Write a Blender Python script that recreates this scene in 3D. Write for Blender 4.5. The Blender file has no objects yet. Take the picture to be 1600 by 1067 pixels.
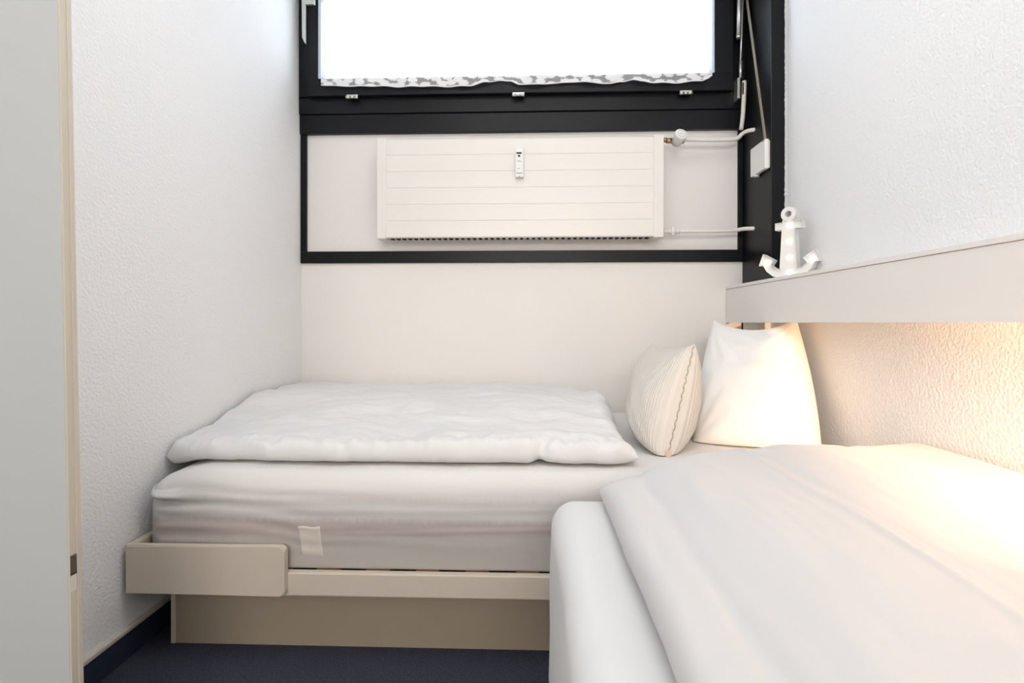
import bpy, bmesh, math, random
from mathutils import Vector, Matrix, noise
random.seed(7)
sc = bpy.context.scene
C = sc.collection
R = math.radians
HC = 0.88            # eye height
F = 800.0            # focal length in pixels of the 1600 wide frame
YAW = R(1.86)

# ------------------------------------------------------------------ camera
cam = bpy.data.cameras.new('camera'); cam_o = bpy.data.objects.new('camera', cam); C.objects.link(cam_o)
cam.sensor_width = 36; cam.lens = 36 * F / 1600; cam.clip_start = 0.02
cam.shift_y = -29.5 / 1600
cam_o.location = (0, 0, HC); cam_o.rotation_euler = (R(90), 0, YAW)
sc.camera = cam_o
# ------------------------------------------------------------------ light
sc.view_settings.view_transform = 'Standard'; sc.view_settings.look = 'None'
sc.view_settings.gamma = 1; sc.view_settings.use_curve_mapping = False
sc.view_settings.exposure = 0.36
w = bpy.data.worlds.new('sky'); sc.world = w; w.use_nodes = True
bg = w.node_tree.nodes['Background']; bg.inputs[0].default_value = (0.74, 0.87, 1.0, 1); bg.inputs[1].default_value = 5.0

def lamp(name, loc, rot, sx, sy, power, col):
    l = bpy.data.lights.new(name, 'AREA'); l.shape = 'RECTANGLE'; l.size = sx; l.size_y = sy
    l.energy = power; l.color = col
    o = bpy.data.objects.new(name, l); C.objects.link(o); o.location = loc; o.rotation_euler = rot
    return o
lamp('ceiling_fill', (0.0, 0.75, 2.49), (0, 0, 0), 1.3, 1.1, 10.3, (0.94, 0.965, 0.99))  # unseen soft fill, added to brighten the side walls and beds
lamp('back_room_fill', (0.0, -3.3, 2.05), (R(78), 0, 0), 1.9, 0.8, 46, (0.99, 0.93, 0.875))  # frontal fill added behind the camera to lift the window wall

# ------------------------------------------------------------------ helpers
def at(px, py, Y):
    """world point on the plane y = Y that stands at this place of the photo"""
    a = math.atan((px - 800) / F) - YAW
    X = Y * math.tan(a)
    zc = -X * math.sin(YAW) + Y * math.cos(YAW)
    return Vector((X, Y, HC + (504 - py) * zc / F))

def link(name, me, mats=None, parent=None, smooth=False):
    o = bpy.data.objects.new(name, me); C.objects.link(o)
    if mats:
        for m in (mats if isinstance(mats, (list, tuple)) else [mats]): me.materials.append(m)
    if smooth:
        for p in me.polygons: p.use_smooth = True
    if parent:
        o.parent = parent
        o.matrix_parent_inverse = Matrix.Translation(-parent.location) if parent.rotation_euler[2] == 0 else Matrix.Identity(4)
    return o
def obj(name, bm, mats, parent=None, smooth=False):
    me = bpy.data.meshes.new(name); bmesh.ops.recalc_face_normals(bm, faces=bm.faces[:])
    bm.to_mesh(me); bm.free()
    return link(name, me, mats, parent, smooth)
def tag(o, label, cat, group=None):
    o['label'] = label; o['category'] = cat
    if group: o['group'] = group
    return o
def thing(name, label, cat, loc=(0, 0, 0), rz=0, group=None):
    o = bpy.data.objects.new(name, None); C.objects.link(o); o.location = loc; o.rotation_euler = (0, 0, rz)
    o.empty_display_size = 0.05
    return tag(o, label, cat, group)
def struct(o):
    o['kind'] = 'structure'; return o
def BM(): return bmesh.new()
def box(bm, x0, x1, y0, y1, z0, z1, bev=0.0, seg=2, mi=0):
    r = bmesh.ops.create_cube(bm, size=1)
    vs = r['verts']
    for v in vs:
        v.co = Vector(((x0 + x1) / 2 + v.co.x * (x1 - x0), (y0 + y1) / 2 + v.co.y * (y1 - y0), (z0 + z1) / 2 + v.co.z * (z1 - z0)))
    fs = set(f for v in vs for f in v.link_faces)
    for f in fs: f.material_index = mi
    if bev > 0:
        es = list(set(e for v in vs for e in v.link_edges))
        r2 = bmesh.ops.bevel(bm, geom=es, offset=bev, segments=seg, affect='EDGES', profile=0.5)
        for f in r2['faces']: f.material_index = mi
    return bm
def tube(bm, pts, r, n=12, mi=0, smooth_steps=0, cap=True):
    pts = [Vector(p) for p in pts]
    if smooth_steps:
        for _ in range(smooth_steps):
            q = [pts[0]]
            for a, b in zip(pts, pts[1:]): q += [a.lerp(b, .25), a.lerp(b, .75)]
            q.append(pts[-1]); pts = q
    rings = []
    up = Vector((0, 0, 1))
    for i, p in enumerate(pts):
        d = (pts[min(i + 1, len(pts) - 1)] - pts[max(i - 1, 0)]).normalized()
        u = up if abs(d.dot(up)) < 0.95 else Vector((1, 0, 0))
        s = d.cross(u).normalized(); t = s.cross(d)
        rr = r
        if isinstance(r, (list, tuple)):
            tt = i / (len(pts) - 1) * (len(r) - 1); k0 = min(int(tt), len(r) - 2); rr = r[k0] + (r[k0 + 1] - r[k0]) * (tt - k0)
        rings.append([bm.verts.new(p + (s * math.cos(2 * math.pi * k / n) + t * math.sin(2 * math.pi * k / n)) * rr) for k in range(n)])
    for a, b in zip(rings, rings[1:]):
        for k in range(n):
            f = bm.faces.new((a[k], a[(k + 1) % n], b[(k + 1) % n], b[k])); f.material_index = mi; f.smooth = True
    if cap:
        for ring in (rings[0], rings[-1]):
            f = bm.faces.new(ring); f.material_index = mi
    return bm
def cyl(bm, a, b, r, n=24, mi=0): return tube(bm, [a, b], r, n, mi)
def nz(x, y, z=0.0, o=3):
    return noise.fractal(Vector((x, y, z)), 0.9, 2.1, o)
def sm(a, b, x):
    t = max(0.0, min(1.0, (x - a) / (b - a))); return t * t * (3 - 2 * t)

# ------------------------------------------------------------------ materials
def mat(name, col, rough=0.6, metal=0.0, bump=None, var=None, sheen=0, spec=0.4, extra=None):
    """bump: list of (scale, detail, strength, distance); var: (scale, amount) slow tone variation"""
    m = bpy.data.materials.new(name); m.use_nodes = True
    nt = m.node_tree; b = nt.nodes['Principled BSDF']
    b.inputs['Base Color'].default_value = (*col, 1); b.inputs['Roughness'].default_value = rough
    b.inputs['Metallic'].default_value = metal; b.inputs['Specular IOR Level'].default_value = spec
    if sheen: b.inputs['Sheen Weight'].default_value = sheen; b.inputs['Sheen Roughness'].default_value = .4
    tc = nt.nodes.new('ShaderNodeTexCoord')
    if var:
        n = nt.nodes.new('ShaderNodeTexNoise'); n.inputs['Scale'].default_value = var[0]; n.inputs['Detail'].default_value = 4
        nt.links.new(tc.outputs['Object'], n.inputs['Vector'])
        mx = nt.nodes.new('ShaderNodeMix'); mx.data_type = 'RGBA'
        k = 1 - var[1]
        mx.inputs[6].default_value = (col[0] * k, col[1] * k, col[2] * k, 1); mx.inputs[7].default_value = (*[min(1, c * (1 + var[1])) for c in col], 1)
        nt.links.new(n.outputs['Fac'], mx.inputs[0]); nt.links.new(mx.outputs[2], b.inputs['Base Color'])
    last = None
    for (s, d, st, dist) in (bump or []):
        n = nt.nodes.new('ShaderNodeTexNoise'); n.inputs['Scale'].default_value = s; n.inputs['Detail'].default_value = d
        nt.links.new(tc.outputs['Object'], n.inputs['Vector'])
        bp = nt.nodes.new('ShaderNodeBump'); bp.inputs['Strength'].default_value = st; bp.inputs['Distance'].default_value = dist
        nt.links.new(n.outputs['Fac'], bp.inputs['Height'])
        if last: nt.links.new(last.outputs[0], bp.inputs['Normal'])
        last = bp
    if last: nt.links.new(last.outputs[0], b.inputs['Normal'])
    m['last'] = last.name if last else ''
    return m

def add_wave_bump(m, axis, scale, strength, dist, distort=0.0, coord='Object'):
    nt = m.node_tree; b = nt.nodes['Principled BSDF']
    tc = nt.nodes.new('ShaderNodeTexCoord'); wv = nt.nodes.new('ShaderNodeTexWave')
    wv.bands_direction = axis; wv.inputs['Scale'].default_value = scale; wv.inputs['Distortion'].default_value = distort
    wv.inputs['Detail'].default_value = 1
    nt.links.new(tc.outputs[coord], wv.inputs['Vector'])
    bp = nt.nodes.new('ShaderNodeBump'); bp.inputs['Strength'].default_value = strength; bp.inputs['Distance'].default_value = dist
    nt.links.new(wv.outputs['Fac'], bp.inputs['Height'])
    if m['last']: nt.links.new(nt.nodes[m['last']].outputs[0], bp.inputs['Normal'])
    nt.links.new(bp.outputs[0], b.inputs['Normal']); m['last'] = bp.name
    return wv

M = {}
M['plaster'] = mat('rough_plaster', (.92, .915, .91), .85, bump=[(125, 3, .60, .005), (40, 2, .16, .004)], spec=.2)
M['smooth_wall'] = mat('smooth_wall_paint', (.89, .86, .82), .75, bump=[(60, 3, .08, .002)], var=(2.5, .01), spec=.2)
M['panel_wall'] = mat('woodchip_panel', (.86, .825, .80), .8, bump=[(120, 3, .2, .003)], spec=.2)
M['ceiling'] = mat('ceiling_paint', (.90, .89, .88), .9)
M['carpet'] = mat('blue_carpet', (.085, .088, .125), .95, bump=[(300, 3, 1.0, .012)], var=(260, .75), spec=.05)
M['carpet_strip'] = mat('blue_carpet_skirting', (.035, .042, .075), .95, bump=[(420, 2, .8, .006)], spec=.05)
M['black'] = mat('black_window_paint', (.006, .0066, .0085), .36, bump=[(8, 5, .10, .003), (90, 3, .15, .001)], spec=.22)
M['gap'] = mat('dark_joint', (.008, .007, .006), .9)
M['radiator'] = mat('radiator_enamel', (.83, .795, .75), .35, spec=.45)
M['white_paint'] = mat('white_pipe_paint', (.84, .80, .76), .4)
M['plastic'] = mat('white_plastic', (.85, .84, .82), .38)
M['display'] = mat('display_black', (.02, .02, .02), .25)
M['greyprint'] = mat('grey_print', (.38, .36, .35), .6)
M['brass'] = mat('tarnished_brass', (.42, .30, .16), .38, metal=.9, bump=[(200, 2, .2, .001)])
M['steel'] = mat('dull_steel', (.62, .62, .58), .35, metal=.85, bump=[(150, 2, .1, .001)])
M['lever'] = mat('ivory_lever', (.72, .67, .61), .4)
M['strap'] = mat('beige_strap', (.36, .31, .235), .85, bump=[(300, 2, .5, .002)])
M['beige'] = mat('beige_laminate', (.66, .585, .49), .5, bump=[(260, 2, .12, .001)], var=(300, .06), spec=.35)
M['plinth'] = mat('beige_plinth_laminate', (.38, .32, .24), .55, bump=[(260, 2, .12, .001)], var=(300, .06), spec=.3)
M['door'] = mat('pale_grey_laminate', (.53, .56, .56), .42, bump=[(180, 2, .05, .001)], spec=.3)
M['door_edge'] = mat('cream_edge_band', (.60, .55, .46), .45)
M['wood'] = mat('beech_slat', (.50, .27, .12), .5)
M['shelf'] = mat('white_shelf_laminate', (.87, .84, .815), .45, bump=[(12, 4, .05, .002)], spec=.35)
M['sheet'] = mat('cotton_sheet', (.83, .80, .775), .85, bump=[(520, 2, .15, .001), (14, 3, .12, .006)], sheen=.15, spec=.1)
M['sheet_white'] = mat('white_sheet', (.75, .75, .75), .85, bump=[(10, 3, .10, .006)], sheen=.15, spec=.1)
M['duvet'] = mat('white_striped_cotton', (.78, .775, .77), .82, bump=[(16, 4, .20, .008)], sheen=.15, spec=.12)
add_wave_bump(M['duvet'], 'Y', 14, .10, .004, 1.2)
M['duvet_plain'] = mat('white_cotton', (.655, .65, .65), .82, bump=[(9, 4, .16, .008), (60, 3, .06, .002)], sheen=.15, spec=.12)
M['pillow'] = mat('white_pillow_cotton', (.88, .86, .835), .82, bump=[(14, 4, .18, .006)], sheen=.15, spec=.12)
M['knit'] = mat('cream_rib_knit', (.80, .755, .69), .9, bump=[(30, 3, .1, .003)], sheen=.3, spec=.1)
add_wave_bump(M['knit'], 'X', 16, .65, .004, 0, 'UV')
M['seam'] = mat('grey_seam_thread', (.52, .47, .42), .9)
M['pink'] = mat('pink_label', (.78, .58, .50), .8)
M['catch'] = mat('dark_metal_catch', (.13, .115, .095), .45, metal=.5)
M['patch'] = mat('cream_cloth_patch', (.70, .64, .57), .85, bump=[(300, 2, .15, .001)])
M['anchor'] = mat('white_anchor_plastic', (.84, .83, .82), .4)
M['anchor_hole'] = mat('anchor_hole', (.50, .42, .42), .7)

# mattress sheet: a darker woven edge band of the mattress shows through the cloth
def banded(name, col, band, z0, z1):
    m = mat(name, col, .85, bump=[(420, 2, .25, .0015), (12, 3, .12, .006)], sheen=.12, spec=.1)
    nt = m.node_tree; b = nt.nodes['Principled BSDF']
    g = nt.nodes.new('ShaderNodeNewGeometry'); sp = nt.nodes.new('ShaderNodeSeparateXYZ'); nt.links.new(g.outputs['Position'], sp.inputs[0])
    n = nt.nodes.new('ShaderNodeTexNoise'); n.inputs['Scale'].default_value = 60; n.inputs['Detail'].default_value = 2
    mp = nt.nodes.new('ShaderNodeMapping'); mp.inputs['Scale'].default_value = (1.6, 1, .15)
    nt.links.new(g.outputs['Position'], mp.inputs[0]); nt.links.new(mp.outputs[0], n.inputs['Vector'])
    ad = nt.nodes.new('ShaderNodeMath'); ad.operation = 'MULTIPLY_ADD'; ad.inputs[1].default_value = .012
    nt.links.new(n.outputs['Fac'], ad.inputs[0]); nt.links.new(sp.outputs['Z'], ad.inputs[2])
    cr = nt.nodes.new('ShaderNodeValToRGB'); mr = nt.nodes.new('ShaderNodeMapRange')
    mr.inputs[1].default_value = z0; mr.inputs[2].default_value = z1
    nt.links.new(ad.outputs[0], mr.inputs[0]); nt.links.new(mr.outputs[0], cr.inputs[0])
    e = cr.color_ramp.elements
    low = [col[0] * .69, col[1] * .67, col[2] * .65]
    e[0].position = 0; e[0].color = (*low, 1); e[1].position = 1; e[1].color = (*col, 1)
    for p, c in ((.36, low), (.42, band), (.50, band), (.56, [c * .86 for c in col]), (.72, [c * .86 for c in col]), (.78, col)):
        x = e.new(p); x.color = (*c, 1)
    nt.links.new(cr.outputs[0], b.inputs['Base Color'])
    return m
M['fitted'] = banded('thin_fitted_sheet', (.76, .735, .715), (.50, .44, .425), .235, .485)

def emis(name, col, s, base=(.9, .85, .75)):
    m = mat(name, base, .5); b = m.node_tree.nodes['Principled BSDF']
    b.inputs['Emission Color'].default_value = (*col, 1); b.inputs['Emission Strength'].default_value = s
    return m
M['bulb'] = emis('warm_led_bulb', (1, .86, .60), 2.0)
M['tube_glow'] = emis('warm_tube_lamp', (1, .60, .30), 30)

m = bpy.data.materials.new('window_glass'); m.use_nodes = True; M['glass'] = m
b = m.node_tree.nodes['Principled BSDF']; b.inputs['Base Color'].default_value = (1, 1, 1, 1); b.inputs['Roughness'].default_value = 0
b.inputs['Transmission Weight'].default_value = 1; b.inputs['IOR'].default_value = 1.02

# net curtain: thin translucent cloth; lace border with solid flowers and open threads
def curtain_mat(name, lace):
    m = bpy.data.materials.new(name); m.use_nodes = True; nt = m.node_tree
    for n in list(nt.nodes): nt.nodes.remove(n)
    out = nt.nodes.new('ShaderNodeOutputMaterial')
    tr = nt.nodes.new('ShaderNodeBsdfTransparent'); tl = nt.nodes.new('ShaderNodeBsdfTranslucent'); df = nt.nodes.new('ShaderNodeBsdfDiffuse')
    tl.inputs[0].default_value = (.95, .95, .95, 1); df.inputs[0].default_value = (.92, .92, .92, 1)
    a = nt.nodes.new('ShaderNodeMixShader'); a.inputs[0].default_value = .85 if lace else .5
    nt.links.new(tl.outputs[0], a.inputs[1]); nt.links.new(df.outputs[0], a.inputs[2])
    mx = nt.nodes.new('ShaderNodeMixShader'); nt.links.new(tr.outputs[0], mx.inputs[1]); nt.links.new(a.outputs[0], mx.inputs[2])
    nt.links.new(mx.outputs[0], out.inputs[0])
    if not lace:
        mx.inputs[0].default_value = .62
        return m
    uv = nt.nodes.new('ShaderNodeTexCoord')
    mp = nt.nodes.new('ShaderNodeMapping'); mp.inputs['Scale'].default_value = (34, 1.5, 1)
    nt.links.new(uv.outputs['UV'], mp.inputs[0])
    ns = nt.nodes.new('ShaderNodeTexNoise'); ns.inputs['Scale'].default_value = 7; ns.inputs['Detail'].default_value = 2
    nt.links.new(mp.outputs[0], ns.inputs['Vector'])
    ma = nt.nodes.new('ShaderNodeMixRGB'); ma.blend_type = 'LINEAR_LIGHT'; ma.inputs[0].default_value = .25
    nt.links.new(mp.outputs[0], ma.inputs[1]); nt.links.new(ns.outputs['Color'], ma.inputs[2])
    vo = nt.nodes.new('ShaderNodeTexVoronoi'); vo.inputs['Scale'].default_value = 1.0; vo.voronoi_dimensions = '2D'; vo.inputs['Randomness'].default_value = .75
    nt.links.new(ma.outputs[0], vo.inputs['Vector'])
    bl = nt.nodes.new('ShaderNodeMapRange'); bl.inputs[1].default_value = .42; bl.inputs[2].default_value = .50; bl.inputs[3].default_value = 1; bl.inputs[4].default_value = 0
    nt.links.new(vo.outputs['Distance'], bl.inputs[0])
    wv = nt.nodes.new('ShaderNodeTexWave'); wv.bands_direction = 'Y'; wv.inputs['Scale'].default_value = 2.2; wv.inputs['Distortion'].default_value = .25
    nt.links.new(uv.outputs['UV'], wv.inputs['Vector'])
    th = nt.nodes.new('ShaderNodeMapRange'); th.inputs[1].default_value = .5; th.inputs[2].default_value = .9; th.inputs[3].default_value = .12; th.inputs[4].default_value = .85
    nt.links.new(wv.outputs['Fac'], th.inputs[0])
    sp = nt.nodes.new('ShaderNodeSeparateXYZ'); nt.links.new(uv.outputs['UV'], sp.inputs[0])
    hem = nt.nodes.new('ShaderNodeMapRange'); hem.inputs[1].default_value = .18; hem.inputs[2].default_value = .10; hem.inputs[3].default_value = 0; hem.inputs[4].default_value = 1
    nt.links.new(sp.outputs['Y'], hem.inputs[0])
    m1 = nt.nodes.new('ShaderNodeMath'); m1.operation = 'MAXIMUM'; nt.links.new(bl.outputs[0], m1.inputs[0]); nt.links.new(th.outputs[0], m1.inputs[1])
    m2 = nt.nodes.new('ShaderNodeMath'); m2.operation = 'MAXIMUM'; nt.links.new(m1.outputs[0], m2.inputs[0]); nt.links.new(hem.outputs[0], m2.inputs[1])
    nt.links.new(m2.outputs[0], mx.inputs[0])
    return m
M['curtain'] = curtain_mat('net_curtain_cloth', False)
M['lace'] = curtain_mat('lace_border_cloth', True)

# ------------------------------------------------------------------ setting
XL, XR, YB, ZC, YN = -1.057, 1.024, 2.35, 2.52, -3.6
def st(name, args, m, **k):
    bm = BM(); box(bm, *args, **k); return struct(obj(name, bm, m))
st('floor', (XL - .1, XR + .1, YN - .1, YB + .1, -.1, 0), M['carpet'])
st('ceiling', (XL - .1, XR + .1, YN - .1, YB + .1, ZC, ZC + .1), M['ceiling'])
st('wall_left', (XL - .1, XL, YN - .1, YB + .1, 0, ZC), M['plaster'])
st('wall_right', (XR, XR + .1, YN - .1, YB + .1, 0, ZC), M['plaster'])
st('wall_behind', (XL, XR, YN - .1, YN, 0, ZC), M['smooth_wall'])
# window wall: lower smooth field, panel behind the radiator, frame opening above
z_bar0 = at(800, 410.5, YB).z; z_bar1 = at(800, 392, YB).z
z_win = at(800, 205.5, YB - .02).z
bm = BM(); box(bm, XL, XR, YB, YB + .1, 0, z_bar1 - .01)
wb = struct(obj('wall_back', bm, M['smooth_wall']))
bm = BM(); box(bm, XL, XR, YB, YB + .1, z_bar1 - .01, z_win + .02)
obj('radiator_panel', bm, M['panel_wall'], wb)
# jagged plaster lip where the walls meet the black frames
bm = BM()
n = 160
prev = None
for i in range(n + 1):
    z = 1.05 + (ZC - 1.05) * i / n
    j = .0035 * noise.noise(Vector((z * 45, 3, 0))) + .003 * noise.noise(Vector((z * 140, 1, 0)))
    a = bm.verts.new((XR - .004 - abs(j), 2.0735, z)); c = bm.verts.new((XR + .01, 2.0735, z))
    a2 = bm.verts.new((XR - .001, 2.055, z)); 
    if prev:
        bm.faces.new((prev[0], a, c, prev[1])); bm.faces.new((prev[2], a2, a, prev[0]))
    prev = (a, c, a2)
obj('plaster_lip', bm, M['plaster'], bpy.data.objects['wall_right'])
# black frame round the radiator panel
xa = XL; xb = at(1158, 400, YB).x
bm = BM(); box(bm, xa, at(1161, 400, YB - .012).x, YB - .012, YB, z_bar0, z_bar1, .002)
struct(obj('trim_1', bm, M['black']))
bm = BM(); box(bm, xa, at(479, 300, YB - .012).x, YB - .012, YB, z_bar1, z_win, .002)
struct(obj('trim_2', bm, M['black']))
bm = BM(); box(bm, at(1153.5, 300, YB - .012).x, at(1161, 300, YB - .012).x, YB - .012, YB, z_bar1, z_win, .002)
struct(obj('trim_3', bm, M['black']))
# corner post: black above the shelf, painted pier under it
XP = .967
bm = BM(); box(bm, XP, XR, 2.075, YB + .02, 1.0, ZC, .003)
post = struct(obj('trim_4', bm, M['black']))
bm = BM(); box(bm, XP + .001, XR, 2.20, YB, 0, 1.0, .002)
struct(obj('trim_5', bm, M['smooth_wall']))
bm = BM(); box(bm, XP - .0035, XP + .001, YB - .004, YB, .6, 1.0)
struct(obj('trim_6', bm, M['gap']))
# carpet skirting with a beige cap, left wall
bm = BM(); box(bm, XL, XL + .009, YN, YB, 0, .072, .002)
sk = struct(obj('baseboard_left', bm, M['carpet_strip']))
bm = BM(); box(bm, XL, XL + .012, YN, YB, .069, .082, .003)
obj('cap_strip', bm, M['beige'], sk)

# ------------------------------------------------------------------ window
win = bpy.data.objects.new('window_1', None); C.objects.link(win); win.location = (0, YB, z_win); struct(win)
zt = 2.50
z_b2 = at(800, 174, YB - .03).z            # top of the lower board
z_sash = at(800, 147, YB - .05).z          # bottom of the sash
xs0, xs1 = at(481, 80, YB - .06).x, at(1146, 80, YB - .06).x
xi0, xi1 = at(497, 80, YB - .06).x, at(1116.5, 80, YB - .06).x
zi = at(1118, 113, YB - .06).z; zit = 2.42
bm = BM()
box(bm, XL + .001, XP, YB - .022, YB + .06, z_win, z_b2 - .0015, .002)
obj('lower_board', bm, M['black'], win)
bm = BM()
box(bm, XL + .001, XP, YB - .030, YB + .06, z_b2, z_sash + .012, .003)
box(bm, XL + .001, xs0 + .012, YB - .030, YB + .06, z_sash, zt, .002)
box(bm, xs1 - .012, XP, YB - .030, YB + .06, z_sash, zt, .002)
box(bm, XL + .001, XP, YB - .030, YB + .06, zt - .05, ZC, .002)
obj('window_frame', bm, M['black'], win)
bm = BM()
yb0, yb1 = YB - .06, YB + .02
box(bm, xs0, xs1, yb0, yb1, z_sash, zi, .003)
box(bm, xs0, xs1, yb0, yb1, zit, zt - .03, .003)
box(bm, xs0, xi0, yb0, yb1, zi - .002, zit + .002, .003)
box(bm, xi1, xs1, yb0, yb1, zi - .002, zit + .002, .003)
obj('window_sash', bm, M['black'], win)
bm = BM(); box(bm, xi0 - .005, xi1 + .005, YB - .012, YB - .008, zi - .005, zit + .005)
obj('window_pane', bm, M['glass'], win)
for px, py in ((550, 152), (810, 148.5), (1072, 145.5)):
    p = at(px, py, YB - .064)
    bm = BM()
    for k in range(3):
        cyl(bm, p + Vector((-.028 + k * .019, 0, 0)), p + Vector((-.028 + k * .019 + .0175, 0, 0)), .0065 - .001 * (k == 1), 14)
    box(bm, p.x - .026, p.x + .026, p.y, p.y + .01, p.z - .003, p.z + .012)
    obj('hinge', bm, M['steel'], win)
# stays and the lever rod
p = at(473, 66, YB - .075); q = at(469.5, -12, YB - .075)
bm = BM()
vs = [at(471, -30, YB - .07), at(478, -30, YB - .07), at(478, 69, YB - .07), at(475.5, 66, YB - .07), at(472, 58, YB - .07)]
fr = [bm.verts.new(v) for v in vs]; bk = [bm.verts.new(v + Vector((0, .006, 0))) for v in vs]
bm.faces.new(fr); bm.faces.new(bk[::-1])
for k in range(5): bm.faces.new((fr[k], bk[k], bk[(k + 1) % 5], fr[(k + 1) % 5]))
box(bm, at(476, 5, YB - .072).x, at(492, 5, YB - .072).x, YB - .076, YB - .060, at(480, 8, YB - .07).z, at(480, -9, YB - .07).z, .002)
obj('stay_arm', bm, M['steel'], win)
bm = BM()
tube(bm, [at(1155.5, -30, YB - .075), at(1154, 58, YB - .075)], .0095, 12)
cyl(bm, at(1154, 55, YB - .082), at(1154, 60, YB - .082), .010, 12)
obj('stay_arm', bm, M['steel'], win)
bm = BM()
tube(bm, [at(1161, -30, YB - .07), at(1158.5, 60, YB - .07), at(1157, 98, YB - .07)], .0045, 10)
tube(bm, [at(1157.5, 96, YB - .07), at(1157, 122, YB - .07)], [.0075, .0065], 10)
box(bm, at(1152, 130, YB - .07).x, at(1156, 130, YB - .07).x, YB - .075, YB - .03, at(1155, 154, YB - .07).z, at(1155, 122, YB - .07).z, .001)
obj('lever_rod', bm, M['steel'], win)
bm = BM()
tube(bm, [at(1163, 127, YB - .085), at(1162.5, 150, YB - .088), at(1160.5, 185, YB - .095), at(1158, 202, YB - .10)], [.0095, .0095, .009, .0085], 12, smooth_steps=1)
obj('lever_handle', bm, M['lever'], win)
bm = BM()
box(bm, at(1160.3, 135, YB - .097).x, at(1162, 135, YB - .097).x, YB - .0975, YB - .094, at(1161, 147, YB - .097).z, at(1161, 129, YB - .097).z)
obj('lever_slot', bm, M['gap'], win)

# ------------------------------------------------------------------ curtain
def sheet_mesh(name, nx, nz_, fn, m, parent=None):
    bm = BM(); uvl = bm.loops.layers.uv.new('UVMap'); g = []
    for i in range(nx + 1):
        g.append([bm.verts.new(fn(i / nx, j / nz_)) for j in range(nz_ + 1)])
    for i in range(nx):
        for j in range(nz_):
            f = bm.faces.new((g[i][j], g[i + 1][j], g[i + 1][j + 1], g[i][j + 1])); f.smooth = True
            for l, (a, b_) in zip(f.loops, ((i, j), (i + 1, j), (i + 1, j + 1), (i, j + 1))): l[uvl].uv = (a / nx, b_ / nz_)
    me = bpy.data.meshes.new(name); bm.to_mesh(me); bm.free()
    return link(name, me, m, parent)
YC = YB - .078
cx0, cx1 = at(501, 60, YC).x, at(1112, 60, YC).x
zl1 = at(800, 118, YC).z
keys = [(501, 133), (540, 134.5), (560, 136), (600, 134.5), (640, 136), (700, 135), (735, 135), (765, 129), (785, 125), (800, 127), (815, 132), (840, 133), (870, 130), (900, 128), (930, 130), (955, 131), (975, 127), (990, 125), (1005, 128), (1025, 130), (1060, 129), (1095, 127), (1112, 122)]
def bottom(px):
    for (a, b_), (c, d) in zip(keys, keys[1:]):
        if a <= px <= c:
            t = (px - a) / (c - a); t = t * t * (3 - 2 * t); return b_ + (d - b_) * t
    return keys[-1][1]
def cy(u): return YC + .005 * math.sin(u * 43) + .004 * math.sin(u * 97 + 1)
cur = thing('net_curtain', 'white net curtain with a scalloped lace hem hanging over the window', 'curtain', (0, YC, zl1))
sheet_mesh('curtain_cloth', 160, 6, lambda u, v: Vector((cx0 + u * (cx1 - cx0) - .001 * (1 - v), cy(u), zl1 + v * (2.315 - zl1))), M['curtain'], cur)
def lacefn(u, v):
    x = cx0 + u * (cx1 - cx0); px = 501 + u * 611
    zb = at(px, bottom(px) - (2 if px > 1108 else 0), YC).z
    return Vector((x, cy(u), zb + v * (zl1 - zb)))
sheet_mesh('lace_hem', 300, 6, lacefn, M['lace'], cur)
sheet_mesh('lace_top', 160, 3, lambda u, v: Vector((cx0 + u * (cx1 - cx0), cy(u), 2.315 + v * .04)), M['lace'], cur)
bm = BM(); tube(bm, [(cx0 - .02, YC, 2.362), (cx1 + .02, YC, 2.362)], .005, 12)
for xx in (cx0 - .015, cx1 + .015): box(bm, xx - .004, xx + .004, YC, YB - .059, 2.356, 2.368)
obj('curtain_rod', bm, M['white_paint'], cur)

# ------------------------------------------------------------------ radiator
YR = 2.235
L = at(589, 300, YR).x; Rr = at(1037, 300, YR).x
zt_, zb_ = at(812, 215.5, YR).z, at(812, 370.5, YR).z
rad = thing('radiator', 'cream white panel radiator with horizontal grooves under the window', 'radiator', ((L + Rr) / 2, YR + .04, zb_))
bm = BM()
rows = 6; h = (zt_ - zb_) / rows; pl, pr = at(603, 300, YR).x, at(1021, 300, YR).x
prof = []
for k in range(rows):
    a = zb_ + k * h
    if k: prof += [(a - .004, 0), (a - .001, .0016), (a + .001, .0016), (a + .004, 0)]
prof = [(zb_, .004), (zb_ + .004, 0)] + prof + [(zt_ - .004, 0), (zt_, .004)]
a_ = [bm.verts.new((pl - .004, YR + d, z)) for z, d in prof]; b_ = [bm.verts.new((pr + .004, YR + d, z)) for z, d in prof]
for k in range(len(prof) - 1): bm.faces.new((a_[k], b_[k], b_[k + 1], a_[k + 1]))
box(bm, pl - .004, pr + .004, YR + .0045, YR + .018, zb_, zt_)
obj('front_panel', bm, M['radiator'], rad)
bm = BM(); box(bm, pl, pr, YR + .055, YR + .07, zb_ + .004, zt_ - .004, .003)
obj('rear_panel', bm, M['radiator'], rad)
for x0, x1 in ((L, pl), (pr, Rr)):
    bm = BM(); box(bm, x0, x1, YR - .004, YR + .078, zb_ - .004, zt_ + .006, .003)
    obj('side_cover', bm, M['radiator'], rad)
bm = BM()
for k in range(44):
    x = pl + .02 + k * (pr - pl - .04) / 43
    box(bm, x - .006, x + .006, YR + .019, YR + .054, zb_ - .0025, zt_ - .01)
obj('convector_fins', bm, M['gap'], rad)
bm = BM()
for k in range(60):
    x = pl + (k + .5) * (pr - pl) / 60
    box(bm, x - .006, x + .004, YR + .006, YR + .068, zt_ - .004, zt_ + .002)
obj('top_grille', bm, M['radiator'], rad)
for x in (L + .18, Rr - .18): obj('wall_bracket', box(BM(), x - .02, x + .02, YR + .07, YB, zb_ + .02, zt_ - .02), M['radiator'], rad)
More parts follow.
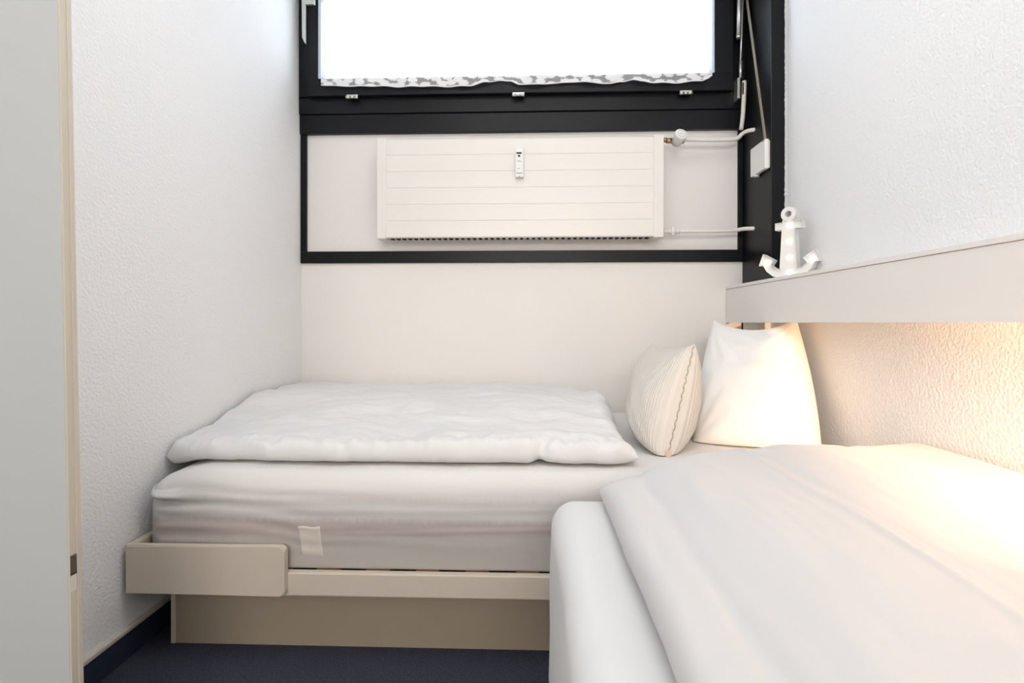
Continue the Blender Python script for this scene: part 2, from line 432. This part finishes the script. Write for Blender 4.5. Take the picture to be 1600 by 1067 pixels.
# heat meter
p0, p1 = at(805, 277, YR - .02), at(818, 231, YR - .02)
mt = obj('heat_meter', box(BM(), p0.x, p1.x, YR - .022, YR + .001, p0.z, p1.z, .004, 3), M['plastic'], rad)
mt['label'] = 'small white heat meter with a dark display'
def mark(px0, py0, px1, py1, m, name):
    a, b2 = at(px0, py1, YR - .0225), at(px1, py0, YR - .0225)
    o = obj(name, box(BM(), a.x, b2.x, YR - .0228, YR - .0215, a.z, b2.z), m, mt); return o
mark(807, 237.6, 815, 240.4, M['display'], 'display_window')
mark(809.2, 242, 812.8, 245, M['display'], 'sensor_window')
bm = BM()
for a in ((808, 251, 813, 252), (812, 252.4, 814.5, 253.2), (808.5, 263, 812.5, 263.8), (806.8, 269.6, 815.8, 271.2), (810.2, 274.6, 812.6, 276.0)):
    c0, c1 = at(a[0], a[3], YR - .0225), at(a[2], a[1], YR - .0225)
    obj('printed_mark', box(BM(), c0.x, c1.x, YR - .0226, YR - .0218, c0.z, c1.z), M['greyprint'], mt)
# pipes and valves
YPp = YR + .035
def P(px, py, dy=0): return at(px, py, YPp + dy)
bm = BM(); tube(bm, [P(1066, 218), P(1110, 218.5), P(1140, 218.5), P(1153, 217), P(1160, 208), P(1172, 203, -.03), P(1192, 202.5, -.06), Vector((XP + .01, YPp - .065, P(1192, 203, -.06).z))], .0088, 14, smooth_steps=2)
obj('supply_pipe', bm, M['white_paint'], rad)
bm = BM(); tube(bm, [P(1056, 361.5), P(1110, 361), P(1148, 360.5), P(1160, 357.5), P(1175, 357, -.03), P(1186, 357, -.05), Vector((XP + .01, YPp - .055, P(1186, 357, -.05).z))], .0085, 14, smooth_steps=2)
obj('return_pipe', bm, M['white_paint'], rad)
bm = BM()
tube(bm, [P(1036, 219), P(1042, 219)], .010, 6); tube(bm, [P(1041, 220), P(1050, 220)], .012, 6)
tube(bm, [P(1049, 220), P(1056, 221)], .008, 12); tube(bm, [P(1054, 222), P(1068, 220)], .012, 14)
tube(bm, [P(1058, 219), P(1059, 227)], .010, 12)
obj('valve_body', bm, M['brass'], rad)
bm = BM()
a = P(1056, 224); c = P(1065, 208.5, -.055); d = (c - a).normalized()
tube(bm, [a, a + d * .012, a + d * .014, c - d * .006, c - d * .002, c], [.021, .021, .023, .027, .0265, .024], 28)
th = obj('thermostat_head', bm, M['plastic'], rad)
bm = BM(); s = d.cross(Vector((0, 0, 1))).normalized(); t_ = s.cross(d).normalized()
tube(bm, [c + d * .0005 + (s * math.cos(k * .3491) + t_ * math.sin(k * .3491)) * .018 for k in range(19)], .0007, 6)
tube(bm, [c + d * .0008 + s * (.010 - .0025 * k) * 1 + t_ * (.003 * math.sin(k * 2.1)) for k in range(9)], .0006, 5)
obj('dial_mark', bm, M['greyprint'], th)
bm = BM()
tube(bm, [P(1036, 361.5), P(1045, 361.5)], .009, 10); tube(bm, [P(1044, 361.5), P(1048, 361.5)], .012, 6)
tube(bm, [P(1048, 361.5), P(1055, 361.5)], .014, 8); tube(bm, [P(1055, 361.5), P(1062, 361.5)], .011, 8)
tube(bm, [P(1051.5, 354.5), P(1051.5, 367.5)], .010, 10)
obj('return_valve', bm, M['white_paint'], rad)

# ------------------------------------------------------------------ shutter belt winder on the post
bw = thing('shutter_belt_winder', 'white belt winder box with a beige strap on the black corner post', 'belt winder', (XP - .01, 2.15, 1.5))
z0, z1 = at(1202, 263, 2.085).z, at(1202, 217, 2.085).z
Yf = 2.215; Yn = 2.082
bm = BM(); box(bm, XP - .022, XP - .006, Yn, Yf, z0, z1, .002); obj('winder_cover', bm, M['plastic'], bw)
bm = BM(); box(bm, XP - .0065, XP + .001, Yn + .004, Yf - .004, z0 + .004, z1 - .004, .001); obj('back_plate', bm, M['white_paint'], bw)
bm = BM(); cyl(bm, (XP - .012, Yn + .095, z0 + .003), (XP - .012, Yn + .095, z0 - .008), .011, 16); obj('winder_foot', bm, M['plastic'], bw)
bm = BM()
sa = Vector((XP - .013, Yn + .012, z1 - .01)); sb = Vector((XP - .013, 2.315, 2.46))
d = (sb - sa).normalized(); n_ = Vector((0, d.z, -d.y))
hw = .0085
c1 = [sa + n_ * hw, sa - n_ * hw, sb - n_ * hw, sb + n_ * hw]
f = [bm.verts.new(v + Vector((-.001, 0, 0))) for v in c1]; g = [bm.verts.new(v + Vector((.001, 0, 0))) for v in c1]
bm.faces.new(f); bm.faces.new(g[::-1])
for k in range(4): bm.faces.new((f[k], g[k], g[(k + 1) % 4], f[(k + 1) % 4]))
obj('belt_strap', bm, M['strap'], bw)
bm = BM(); box(bm, XP - .0225, XP - .005, Yn + .002, Yn + .026, z1 - .006, z1 + .001); obj('strap_slot', bm, M['brass'], bw)

# ------------------------------------------------------------------ shelf with hidden tube lamp
XS = .893; ZT = at(1134.5, 447.5, YB - .004).z
shf = thing('wall_shelf', 'long white box shelf with deep front board along the right wall', 'shelf', (XR, .9, HC))
bm = BM()
y0 = -.9
# top board, notched round the post
box(bm, XS - .003, XP - .001, y0, YB - .002, ZT - .013, ZT, .0015)
box(bm, XP - .002, XR, y0, 2.073, ZT - .013, ZT, .0015)
obj('top_board', bm, M['shelf'], shf)
bm = BM(); box(bm, XS, XS + .016, y0, YB - .003, HC + .0002, ZT - .0138, .001)
obj('front_board', bm, M['shelf'], shf)
for yy in (2.02, -.2): obj('cross_brace', box(BM(), XS + .015, XR, yy, yy + .016, HC + .05, ZT - .014), M['shelf'], shf)
for yy in (1.36, 1.75, 2.3, .05, -.7): obj('cleat', box(BM(), XS + .014, XS + .03, yy, yy + .03, ZT - .04, ZT - .012), M['shelf'], shf)
# reflector reading lamp hidden behind the front board
LP = Vector((.942, .22, .935)); AIM = Vector((.89, 1.22, .60)); LD = (AIM - LP).normalized()
tl = thing('reading_lamp', 'small reading lamp fixed under the shelf top', 'lamp', LP)
bm = BM(); a = LP - LD * .05
tube(bm, [a, LP - LD * .02, LP + LD * .012], [.014, .022, .028], 24, cap=False)
tube(bm, [a - LD * .002, LP - LD * .02 - LD * .002, LP + LD * .012], [.016, .024, .030], 24, cap=False)
cyl(bm, a - LD * .01, a, .015, 20); obj('lamp_shade', bm, M['plastic'], tl)
bm = BM(); bmesh.ops.create_uvsphere(bm, u_segments=16, v_segments=10, radius=.013, matrix=Matrix.Translation(LP - LD * .032)); obj('light_bulb', bm, M['tube_glow'], tl, True)
bm = BM(); cyl(bm, a + Vector((0, 0, .01)), (a.x, a.y, ZT - .013), .007, 14); obj('lamp_stem', bm, M['plastic'], tl)
sl = bpy.data.lights.new('reading_light', 'SPOT'); sl.energy = 88; sl.color = (1, .62, .33); sl.spot_size = R(74); sl.spot_blend = .55; sl.shadow_soft_size = .018
so = bpy.data.objects.new('reading_light', sl); C.objects.link(so); so.location = LP + LD * .015; so.rotation_euler = LD.to_track_quat('-Z', 'Y').to_euler()

# ------------------------------------------------------------------ anchor light
ac = Vector((.953, 1.90, ZT))
ang = math.atan2(-.75, .66)
anc = thing('anchor_light', 'white marquee anchor lamp with six lit bulbs standing on the shelf', 'lamp', ac, ang)
# local frame: +x to the viewer's right, -y towards the viewer, z up
half = [(0.0, 0.0), (.030, .0), (.055, .008), (.078, .028), (.090, .052), (.106, .050), (.090, .094), (.050, .068), (.063, .050), (.046, .036), (.030, .033),
        (.0225, .176), (.046, .176), (.046, .203), (.0205, .203), (.0195, .212)]
out = half + [(-x, z) for x, z in reversed(half) if x > 0]
def prism(bm, poly, y0, y1):
    a = [bm.verts.new((x, y0, z)) for x, z in poly]; b2 = [bm.verts.new((x, y1, z)) for x, z in poly]
    f0 = bm.faces.new(a); bm.faces.new(b2[::-1])
    for k in range(len(poly)): bm.faces.new((a[k], b2[k], b2[(k + 1) % len(poly)], a[(k + 1) % len(poly)]))
    return f0
bm = BM(); f0 = prism(bm, out, -.016, .016)
bmesh.ops.recalc_face_normals(bm, faces=bm.faces[:])
bmesh.ops.inset_region(bm, faces=[f0], thickness=.0028, depth=0)
for v in f0.verts: v.co.y += .009
# ring
cz, n = .231, 32
rr = []
for rad_, y in ((.0255, -.016), (.0255, .016), (.0115, .016), (.0115, -.016)):
    rr.append([bm.verts.new((rad_ * math.cos(2 * math.pi * k / n), y, cz + rad_ * math.sin(2 * math.pi * k / n))) for k in range(n)])
for a in range(4):
    for k in range(n):
        bm.faces.new((rr[a][k], rr[a][(k + 1) % n], rr[(a + 1) % 4][(k + 1) % n], rr[(a + 1) % 4][k]))
obj('anchor_body', bm, M['anchor'], anc)
bm = BM(); cyl(bm, (0, .004, cz), (0, .014, cz), .0118, 24); obj('ring_recess', bm, M['anchor_hole'], anc)
for x, z in ((0, .190), (0, .131), (0, .073), (0, .018), (-.078, .060), (.078, .060)):
    bm = BM(); bmesh.ops.create_uvsphere(bm, u_segments=16, v_segments=10, radius=.0082)
    for v in bm.verts: v.co = Vector((v.co.x + x, v.co.y * .9 - .011, v.co.z + z))
    obj('bulb', bm, M['bulb'], anc, True)

# ------------------------------------------------------------------ left bed: frame
YF = 1.290
bed = thing('bed', 'beige laminate low bed frame along the window wall', 'bed', (-.0, 1.8, 0))
def rounded_board(x0, x1, y0, y1, z0, z1, r, bev=.003):
    pts = [(x0, z0)]
    for k in range(7):
        a = -math.pi / 2 + k * math.pi / 12; pts.append((x1 - r + r * math.cos(a), z0 + r + r * math.sin(a)))
    for k in range(7):
        a = k * math.pi / 12; pts.append((x1 - r + r * math.cos(a), z1 - r + r * math.sin(a)))
    pts.append((x0, z1))
    bm = BM(); prism(bm, pts, y0, y1)
    es = [e for e in bm.edges if abs(e.verts[0].co.y - e.verts[1].co.y) < 1e-6]
    bmesh.ops.bevel(bm, geom=es, offset=bev, segments=2, affect='EDGES')
    return bm
zb0 = at(316, 930, YF).z; zb1 = at(316, 853.5, YF).z
xbr = at(444.5, 900, YF).x
obj('end_board', rounded_board(XL + .014, xbr, YF, YF + .019, zb0, zb1, .012), M['beige'], bed)
bm = BM(); box(bm, XL + .012, XL + .031, YF + .018, 2.33, zb0, zb1, .003); obj('head_board', bm, M['beige'], bed)
zr1 = at(650, 899, YF + .016).z; zr0 = at(650, 935.5, YF + .016).z
bm = BM(); box(bm, XL + .03, XR - .005, YF + .019, YF + .041, zr0, zr1, .003); obj('side_rail', bm, M['beige'], bed)
bm = BM(); box(bm, XL + .03, XR - .06, 2.31, 2.332, zr0, zr1, .003); obj('side_rail', bm, M['beige'], bed)
YPl = 1.377; xp = at(268, 1004, YPl).x
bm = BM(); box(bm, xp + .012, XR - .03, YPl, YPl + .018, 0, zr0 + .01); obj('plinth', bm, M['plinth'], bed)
bm = BM(); box(bm, xp, xp + .0125, YPl - .003, 2.25, 0, zr0 + .01, .001); obj('plinth_end', bm, M['beige'], bed)
for k in range(15):
    x = XL + .10 + k * .132
    bm = BM(); box(bm, x, x + .06, YF + .0412, 2.31, zr1 - .014, zr1 - .0035, .001); obj('slat', bm, M['wood'], bed)

# ------------------------------------------------------------------ mattresses
def axis(a, b, n, r):
    """n cells, denser in the rounded ends"""
    k = 7; s = [a + r * i / k for i in range(k)]; e = [b - r + r * i / k for i in range(1, k + 1)]
    m_ = max(2, int(n)); mid = [a + r + (b - a - 2 * r) * i / m_ for i in range(m_ + 1)]
    return s + mid + e
def soft_box(x0, x1, y0, y1, z0, z1, r, disp, nx=120, ny=60, nzz=24):
    xs, ys, zs = axis(x0, x1, nx, r), axis(y0, y1, ny, r), axis(z0, z1, nzz, r)
    bm = BM(); cache = {}
    def V(i, j, k):
        key = (i, j, k)
        if key in cache: return cache[key]
        p = Vector((xs[i], ys[j], zs[k]))
        q = Vector((min(max(p.x, x0 + r), x1 - r), min(max(p.y, y0 + r), y1 - r), min(max(p.z, z0 + r), z1 - r)))
        d = p - q; nrm = d.normalized() if d.length > 1e-9 else Vector((0, 0, 1))
        p = q + nrm * r
        cache[key] = bm.verts.new(p + disp(p, nrm)); return cache[key]
    I, J, K = len(xs) - 1, len(ys) - 1, len(zs) - 1
    for i in range(I):
        for j in range(J):
            for k in (0, K): bm.faces.new((V(i, j, k), V(i + 1, j, k), V(i + 1, j + 1, k), V(i, j + 1, k)))
    for i in range(I):
        for k in range(K):
            for j in (0, J): bm.faces.new((V(i, j, k), V(i + 1, j, k), V(i + 1, j, k + 1), V(i, j, k + 1)))
    for j in range(J):
        for k in range(K):
            for i in (0, I): bm.faces.new((V(i, j, k), V(i, j + 1, k), V(i, j + 1, k + 1), V(i, j, k + 1)))
    return bm
MZ0, MZ1 = zr1 - .003, .482
YM = YF + .043
def disp1(p, n):
    o = Vector((0, 0, 0))
    hz = (p.z - MZ0) / (MZ1 - MZ0)
    if n.y < -.3:                                   # front face
        cx = p.x + 1.02
        # tension folds running out of the corner, fading to the right
        fade = math.exp(-max(0, cx) * 3.2)
        o.y += fade * .0032 * math.sin(hz * 38 + 9 * cx + 2.2 * nz(p.x * 3, p.z * 9)) * sm(0, .08, cx) * sm(.02, .15, hz) * sm(1.0, .8, hz)
        o.y += .0015 * nz(p.x * 5, p.z * 12, 3)
        o.y += -.007 * math.sin(math.pi * min(1, max(0, hz)))
        # pinched corner pocket of the fitted sheet
        g = math.exp(-((p.x + .975) / .055) ** 2 - ((p.z - .418 + .10 * (p.x + .975)) / .010) ** 2)
        o.y -= .013 * g
        g2 = math.exp(-((p.x + .955) / .06) ** 2 - ((p.z - .402 + .10 * (p.x + .955)) / .010) ** 2)
        o.y += .010 * g2
        # ridge of the upper border seam
        o.y -= .0010 * math.exp(-((p.z - (.392 + .006 * math.sin(p.x * 2.2))) / .008) ** 2)
        o.y -= .0012 * math.exp(-((p.z - (.335 + .008 * math.sin(p.x * 5 + 1))) / .006) ** 2) * sm(-.7, -.4, p.x)
    if n.z > .2:
        o.z += .004 * nz(p.x * 2, p.y * 2) - .02 * sm(-.88, -1.04, p.x)
    if n.y < 0 and n.z < -.02 and p.y < YM + .051: o.y -= .052 * (1 - abs(n.y)) * .75; o.z -= .052 * (1 - abs(n.z)) * .75 * min(1, abs(n.z) * 3)
    return o
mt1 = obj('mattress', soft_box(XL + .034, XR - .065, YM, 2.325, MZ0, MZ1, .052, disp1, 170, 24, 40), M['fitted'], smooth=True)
tag(mt1, 'long mattress in a thin cream fitted sheet along the window wall', 'mattress')
def patch():
    a, b2 = at(466, 822, YM - .006), at(500, 876, YM - .006)
    nx, n2 = 10, 16; bm = BM(); g = []
    for i in range(nx + 1):
        row = []
        for j in range(n2 + 1):
            u, v = i / nx, j / n2
            x = a.x + (b2.x - a.x) * u + .008 * (1 - v); z = b2.z + (a.z - b2.z) * v + .0015 * math.sin(u * 7)
            hz = (z - MZ0) / (MZ1 - MZ0)
            q = Vector((x, YM, z)); rr_ = .052
            y = YM
            if z < MZ0 + rr_:
                dz = MZ0 + rr_ - z; y = YM + rr_ - math.sqrt(max(0, rr_ ** 2 - dz ** 2))
            y += disp1(Vector((x, y, z)), Vector((0, -1, 0))).y - .0018
            row.append(bm.verts.new((x, y, z)))
        g.append(row)
    for i in range(nx):
        for j in range(n2): bm.faces.new((g[i][j], g[i + 1][j], g[i + 1][j + 1], g[i][j + 1]))
    r = bmesh.ops.extrude_face_region(bm, geom=bm.faces[:])
    for v in [e for e in r['geom'] if isinstance(e, bmesh.types.BMVert)]: v.co.y += .006
    return bm
po = obj('fabric_patch', patch(), M['patch'], mt1, True); po['label'] = 'cream cloth patch on the mattress side'

# right bed
rb = thing('bed', 'low white base under the bed in the right foreground', 'bed', (.53, .2, 0))
bm = BM(); box(bm, .09, XR - .02, -.86, 1.11, .0, .062, .004); obj('base_panel', bm, M['shelf'], rb)
def disp2(p, n):
    o = Vector((0, 0, 0)); hz = (p.z - .06) / .43
    o += n * (.006 * nz(p.x * 3 + 5, p.y * 3, p.z * 2))
    if n.x < -.2 or n.y > .2: o += Vector((n.x, n.y, 0)) * .010 * (1 - hz)
    return o
mt2 = obj('mattress', soft_box(.052, XR - .016, -.88, 1.15, .069, .492, .05, disp2, 40, 80, 20), M['sheet_white'], smooth=True)
tag(mt2, 'thick mattress in a smooth white sheet in the right foreground', 'mattress')

# ------------------------------------------------------------------ duvets
def duvet(name, outline, top, bot, wl, wr, wf, wb_, m, nx=200, ny=130, midf=.40):
    """outline(u, v) -> x, y ; closed puffed shell with rounded borders"""
    bm = BM(); T = []; B = []
    def dens(t):  # denser near both ends
        return .5 - .5 * math.cos(math.pi * t) * (0.75 + .25 * abs(math.cos(math.pi * t)))
    for i in range(nx + 1):
        u = dens(i / nx); ct = []; cb = []
        for j in range(ny + 1):
            v = dens(j / ny)
            x, y = outline(u, v)
            du = min(1, u / wl, (1 - u) / wr); dv = min(1, v / wf, (1 - v) / wb_)
            e = (1 - (1 - du) ** 2.2) ** .5 if du < 1 else 1
            e2 = (1 - (1 - dv) ** 2.2) ** .5 if dv < 1 else 1
            k = e * e2
            zt2, zb2 = top(x, y, u, v), bot(x, y, u, v)
            mid = zb2 + (zt2 - zb2) * midf
            ct.append((x, y, mid + (zt2 - mid) * k)); cb.append((x, y, mid + (zb2 - mid) * k))
        T.append(ct); B.append(cb)
    vt = [[bm.verts.new(p) for p in c] for c in T]
    vb = [[(vt[i][j] if i in (0, nx) or j in (0, ny) else bm.verts.new(B[i][j])) for j in range(ny + 1)] for i in range(nx + 1)]
    for i in range(nx):
        for j in range(ny):
            bm.faces.new((vt[i][j], vt[i + 1][j], vt[i + 1][j + 1], vt[i][j + 1]))
            q = (vb[i][j], vb[i][j + 1], vb[i + 1][j + 1], vb[i + 1][j])
            if len(set(q)) == 4 and not (q[0] is vt[i][j] and q[1] is vt[i][j + 1] and q[2] is vt[i + 1][j + 1] and q[3] is vt[i + 1][j]): bm.faces.new(q)
    return obj(name, bm, m, smooth=True)

def out1(u, v):
    yf = 1.405 + .05 * math.exp(-u * 14) + .018 * math.exp(-((u - .80) / .012) ** 2) + .008 * nz(u * 9, 2) + .010 * math.exp(-((u - .985) / .02) ** 2)
    yb = 2.335 - .26 * sm(.86, 1.0, u)
    y = yf + (yb - yf) * v
    xl = XL + .006; xr = at(997, 710, 1.42).x + (.02) * v + .012 * nz(v * 8, 7) * (v > .03)
    xr += -.02 * math.sin(math.pi * v)
    x = xl + (xr - xl) * u
    return x, y
def top1(x, y, u, v):
    z = .548 + .060 * sm(1.50, 1.98, y) + .005 * sm(-.5, 0, x)
    z -= .012 * sm(.25, 0, u) * sm(1.9, 1.5, y)
    z += .006 * sm(.35, .1, u) * sm(1.8, 2.0, y)
    z -= .02 * sm(-.1, .33, x) * sm(1.9, 2.2, y)
    z -= .016 * sm(.0, .33, x) * sm(1.9, 1.5, y)
    z += .013 * nz(x * 4, y * 4.5, 1) + .007 * nz(x * 9, y * 13, 4)
    # gathered front border
    fr = sm(.17, .03, v)
    z += fr * (.011 * nz(x * 16, y * 5, 2) + .006 * nz(x * 34, y * 9, 8))
    # dimple in the border
    z -= .022 * math.exp(-((x - .043 - .25 * (y - 1.42)) / .014) ** 2) * sm(.12, .0, v)
    return z
def bot1(x, y, u, v):
    return .487 - .022 * sm(.10, 0, u) + .003 * nz(x * 12, 1) + .006 * math.exp(-((u - .80) / .015) ** 2) * sm(.1, 0, v)
d1 = duvet('duvet', out1, top1, bot1, .018, .04, .04, .06, M['duvet'], 260, 150)
tag(d1, 'puffy white duvet lying folded on the bed under the window', 'duvet')

def out2(u, v):
    x0 = .150 + .006 * nz(v * 5, 3); x1 = XR - .006
    x = x0 + (x1 - x0) * u
    ye = 1.115 + .215 * sm(0, .42, u) + .085 * sm(.4, 1, u)
    return x, -.35 + (ye + .35) * v
def top2(x, y, u, v):
    z = .572 + .006 * sm(.15, .6, x) * sm(1.35, .8, y)
    z -= .020 * sm(.34, .15, x)
    z += .006 * math.sin((x * 7 + y * 1.4) * 2.1) * sm(.2, .4, x)
    z += .012 * nz(x * 2.6, y * 1.5, 6) + .004 * nz(x * 11, y * 2.2, 9, 3)
    # long pressed folds
    for c, a, wd in ((.512, .006, .010), (.545, -.003, .012), (.24, -.008, .016), (.31, .004, .02), (.78, .003, .012)):
        c2 = c + .010 * math.sin(y * 3.1 + c * 9) + .004 * nz(y * 5, c * 20)
        z += a * math.exp(-((x - c2) / wd) ** 2) * (.6 + .6 * noise.noise(Vector((y * 2.5, c * 10, 0))))
    z -= .010 * math.exp(-((x - .80) / .03) ** 2) * sm(1.25, 1.40, y)
    return z
def bot2(x, y, u, v): return .4975
d2 = duvet('duvet', out2, top2, bot2, .035, .03, .03, .05, M['duvet_plain'], 220, 260)
tag(d2, 'large plain white duvet spread over the bed in the right foreground', 'duvet')

# ------------------------------------------------------------------ pillows
def pillow(name, cs, front, Tf, Tb, pinch, m, lab, cat, wr=.01, N=70, pw=.42, seed=0, cf=None):
    """cs: corners bottom-left, bottom-right, top-right, top-left seen from the front; front: direction the front faces"""
    bl, br, tr, tl_ = [Vector(c) for c in cs]; nrm = Vector(front).normalized()
    bm = BM(); uvl = bm.loops.layers.uv.new('UVMap')
    def pos(u, v, side):
        uu = u * (1 - pinch[0] * (1 - v * v)); vv = v * (1 - (pinch[1] if v > 0 else -.03) * (1 - u * u))
        s, t = (uu + 1) / 2, (vv + 1) / 2
        p = bl.lerp(br, s).lerp(tl_.lerp(tr, s), t)
        e = max(0, 1 - u * u) ** pw * max(0, 1 - v * v) ** (pw if v > 0 else pw * .6)
        e *= 1 - .18 * v                       # heavier at the bottom
        T_ = Tf if side > 0 else Tb
        k = e * T_
        edge = (1 - abs(u) ** 3) * (1 - abs(v) ** 3)
        # creases fanning out from the corners
        w_ = 0
        for cu, cv in ((-1, -1), (1, -1), (1, 1), (-1, 1)):
            du, dv = u - cu, v - cv; r_ = math.hypot(du, dv); a = math.atan2(dv, du)
            w_ += math.exp(-((r_ - .55) / .38) ** 2) * math.sin(a * 17 + seed + cu * 2) * .5
        k += edge * wr * (w_ + 1.0 * nz(u * 2.2 + seed, v * 2.2, side)) * min(1, e * 2)
        p = p + nrm * side * k
        if p.z < .486: p.z = .486 + (p.z - .486) * .06     # flattened where it rests on the mattress
        return p
    def dn(t): return math.sin((t - .5) * math.pi)
    rows = {}
    for side in (1, -1):
        g = []
        for i in range(N + 1):
            c = []
            for j in range(N + 1):
                if side < 0 and (i in (0, N) or j in (0, N)): c.append(rows[1][i][j])
                else: c.append(bm.verts.new(pos(dn(i / N), dn(j / N), side)))
            g.append(c)
        rows[side] = g
        for i in range(N):
            for j in range(N):
                q = [(i, j), (i + 1, j), (i + 1, j + 1), (i, j + 1)]
                vs_ = [g[a][b2] for a, b2 in q]
                try: f = bm.faces.new(vs_ if side > 0 else vs_[::-1])
                except ValueError: continue
                for l in f.loops:
                    for (a, b2) in q:
                        if g[a][b2] is l.vert: l[uvl].uv = (dn(a / N) * .5 + .5, dn(b2 / N) * .5 + .5)
    o = obj(name, bm, m, smooth=True); tag(o, lab, cat)
    return o, pos
big, bpos = pillow('pillow', [(.550, 1.735, .470), (.930, 1.655, .470), (at(1244, 497, 1.93)), (at(1115, 499, 2.10))],
                   (-.42, -.86, .30), .110, .085, (-.07, .22), M['pillow'], 'large white pillow leaning in the corner beneath the shelf, lit warm', 'pillow', wr=.010, seed=1)
small, spos = pillow('cushion', [at(1018, 646, 1.90), at(1043, 716, 1.53), at(1085, 538, 1.62), at(1021, 535, 1.93)],
                     (-.95, -.30, .05), .13, .12, (.0, .14), M['knit'], 'small cream ribbed cushion standing in front of the large pillow', 'cushion', wr=.006, seed=4)
# piping along the near edge of the cushion and its little label
bm = BM()
pts = [spos(1.0, -1 + 2 * k / 60, 1) + Vector((-.0015 + .0022 * math.sin(k * 1.3), -.001, 0)) for k in range(2, 60)]
tube(bm, pts, .0022, 8); obj('seam', bm, M['seam'], small)
bm = BM()
pts = [spos(-1 + 2 * k / 40, 1.0, 1) for k in range(0, 41)]
tube(bm, pts, .0018, 8); obj('seam', bm, M['knit'], small)
q = spos(1.0, -.96, 1)
bm = BM(); box(bm, q.x - .008, q.x + .008, q.y - .006, q.y - .003, q.z - .004, q.z + .016, .001); lb = obj('sewn_label', bm, M['pink'], small); lb['label'] = 'small pink sewn label'

# ------------------------------------------------------------------ cupboard door at the left edge
dl = thing('wardrobe_door', 'tall pale grey laminate wardrobe door standing at the left edge, small metal catch', 'wardrobe door', (-.735, .84, 0))
YD = .84
x_face = at(117, 885, YD).x; TH = .0215
bm = BM(); box(bm, XL + .03, x_face - .0035, YD, YD + TH, .004, 2.1, .001); leaf = obj('door_panel', bm, M['door'], dl)
bm = BM(); box(bm, x_face - .0035, x_face, YD + .0004, YD + .013, .004, 2.1, .0005)
box(bm, x_face - .0035, x_face + .0015, YD + .013, YD + TH, .004, 2.1, .0005)
obj('edge_band', bm, M['door_edge'], dl)
zc0, zc1 = at(121, 898, YD).z, at(121, 869, YD).z
bm = BM(); box(bm, x_face - .002, x_face + .001, YD + .001, YD + .0125, zc0, zc1, .0005); cylr = cyl(bm, (x_face - .001, YD + .0065, zc1 - .002), (x_face - .001, YD + .0065, zc1 + .0005), .0045, 14)
obj('metal_catch', bm, M['catch'], dl)
bm = BM(); box(bm, x_face - .001, x_face + .0006, YD + .002, YD + .0125, zc0 - .030, zc0 - .002, .0003); obj('catch_plate', bm, M['lever'], dl)
bm = BM(); box(bm, x_face - .001, x_face + .0008, YD + .001, YD + .0125, zc0 - .0022, zc0); obj('catch_gap', bm, M['gap'], dl)
dl.rotation_euler = (0, R(-1.1), 0)
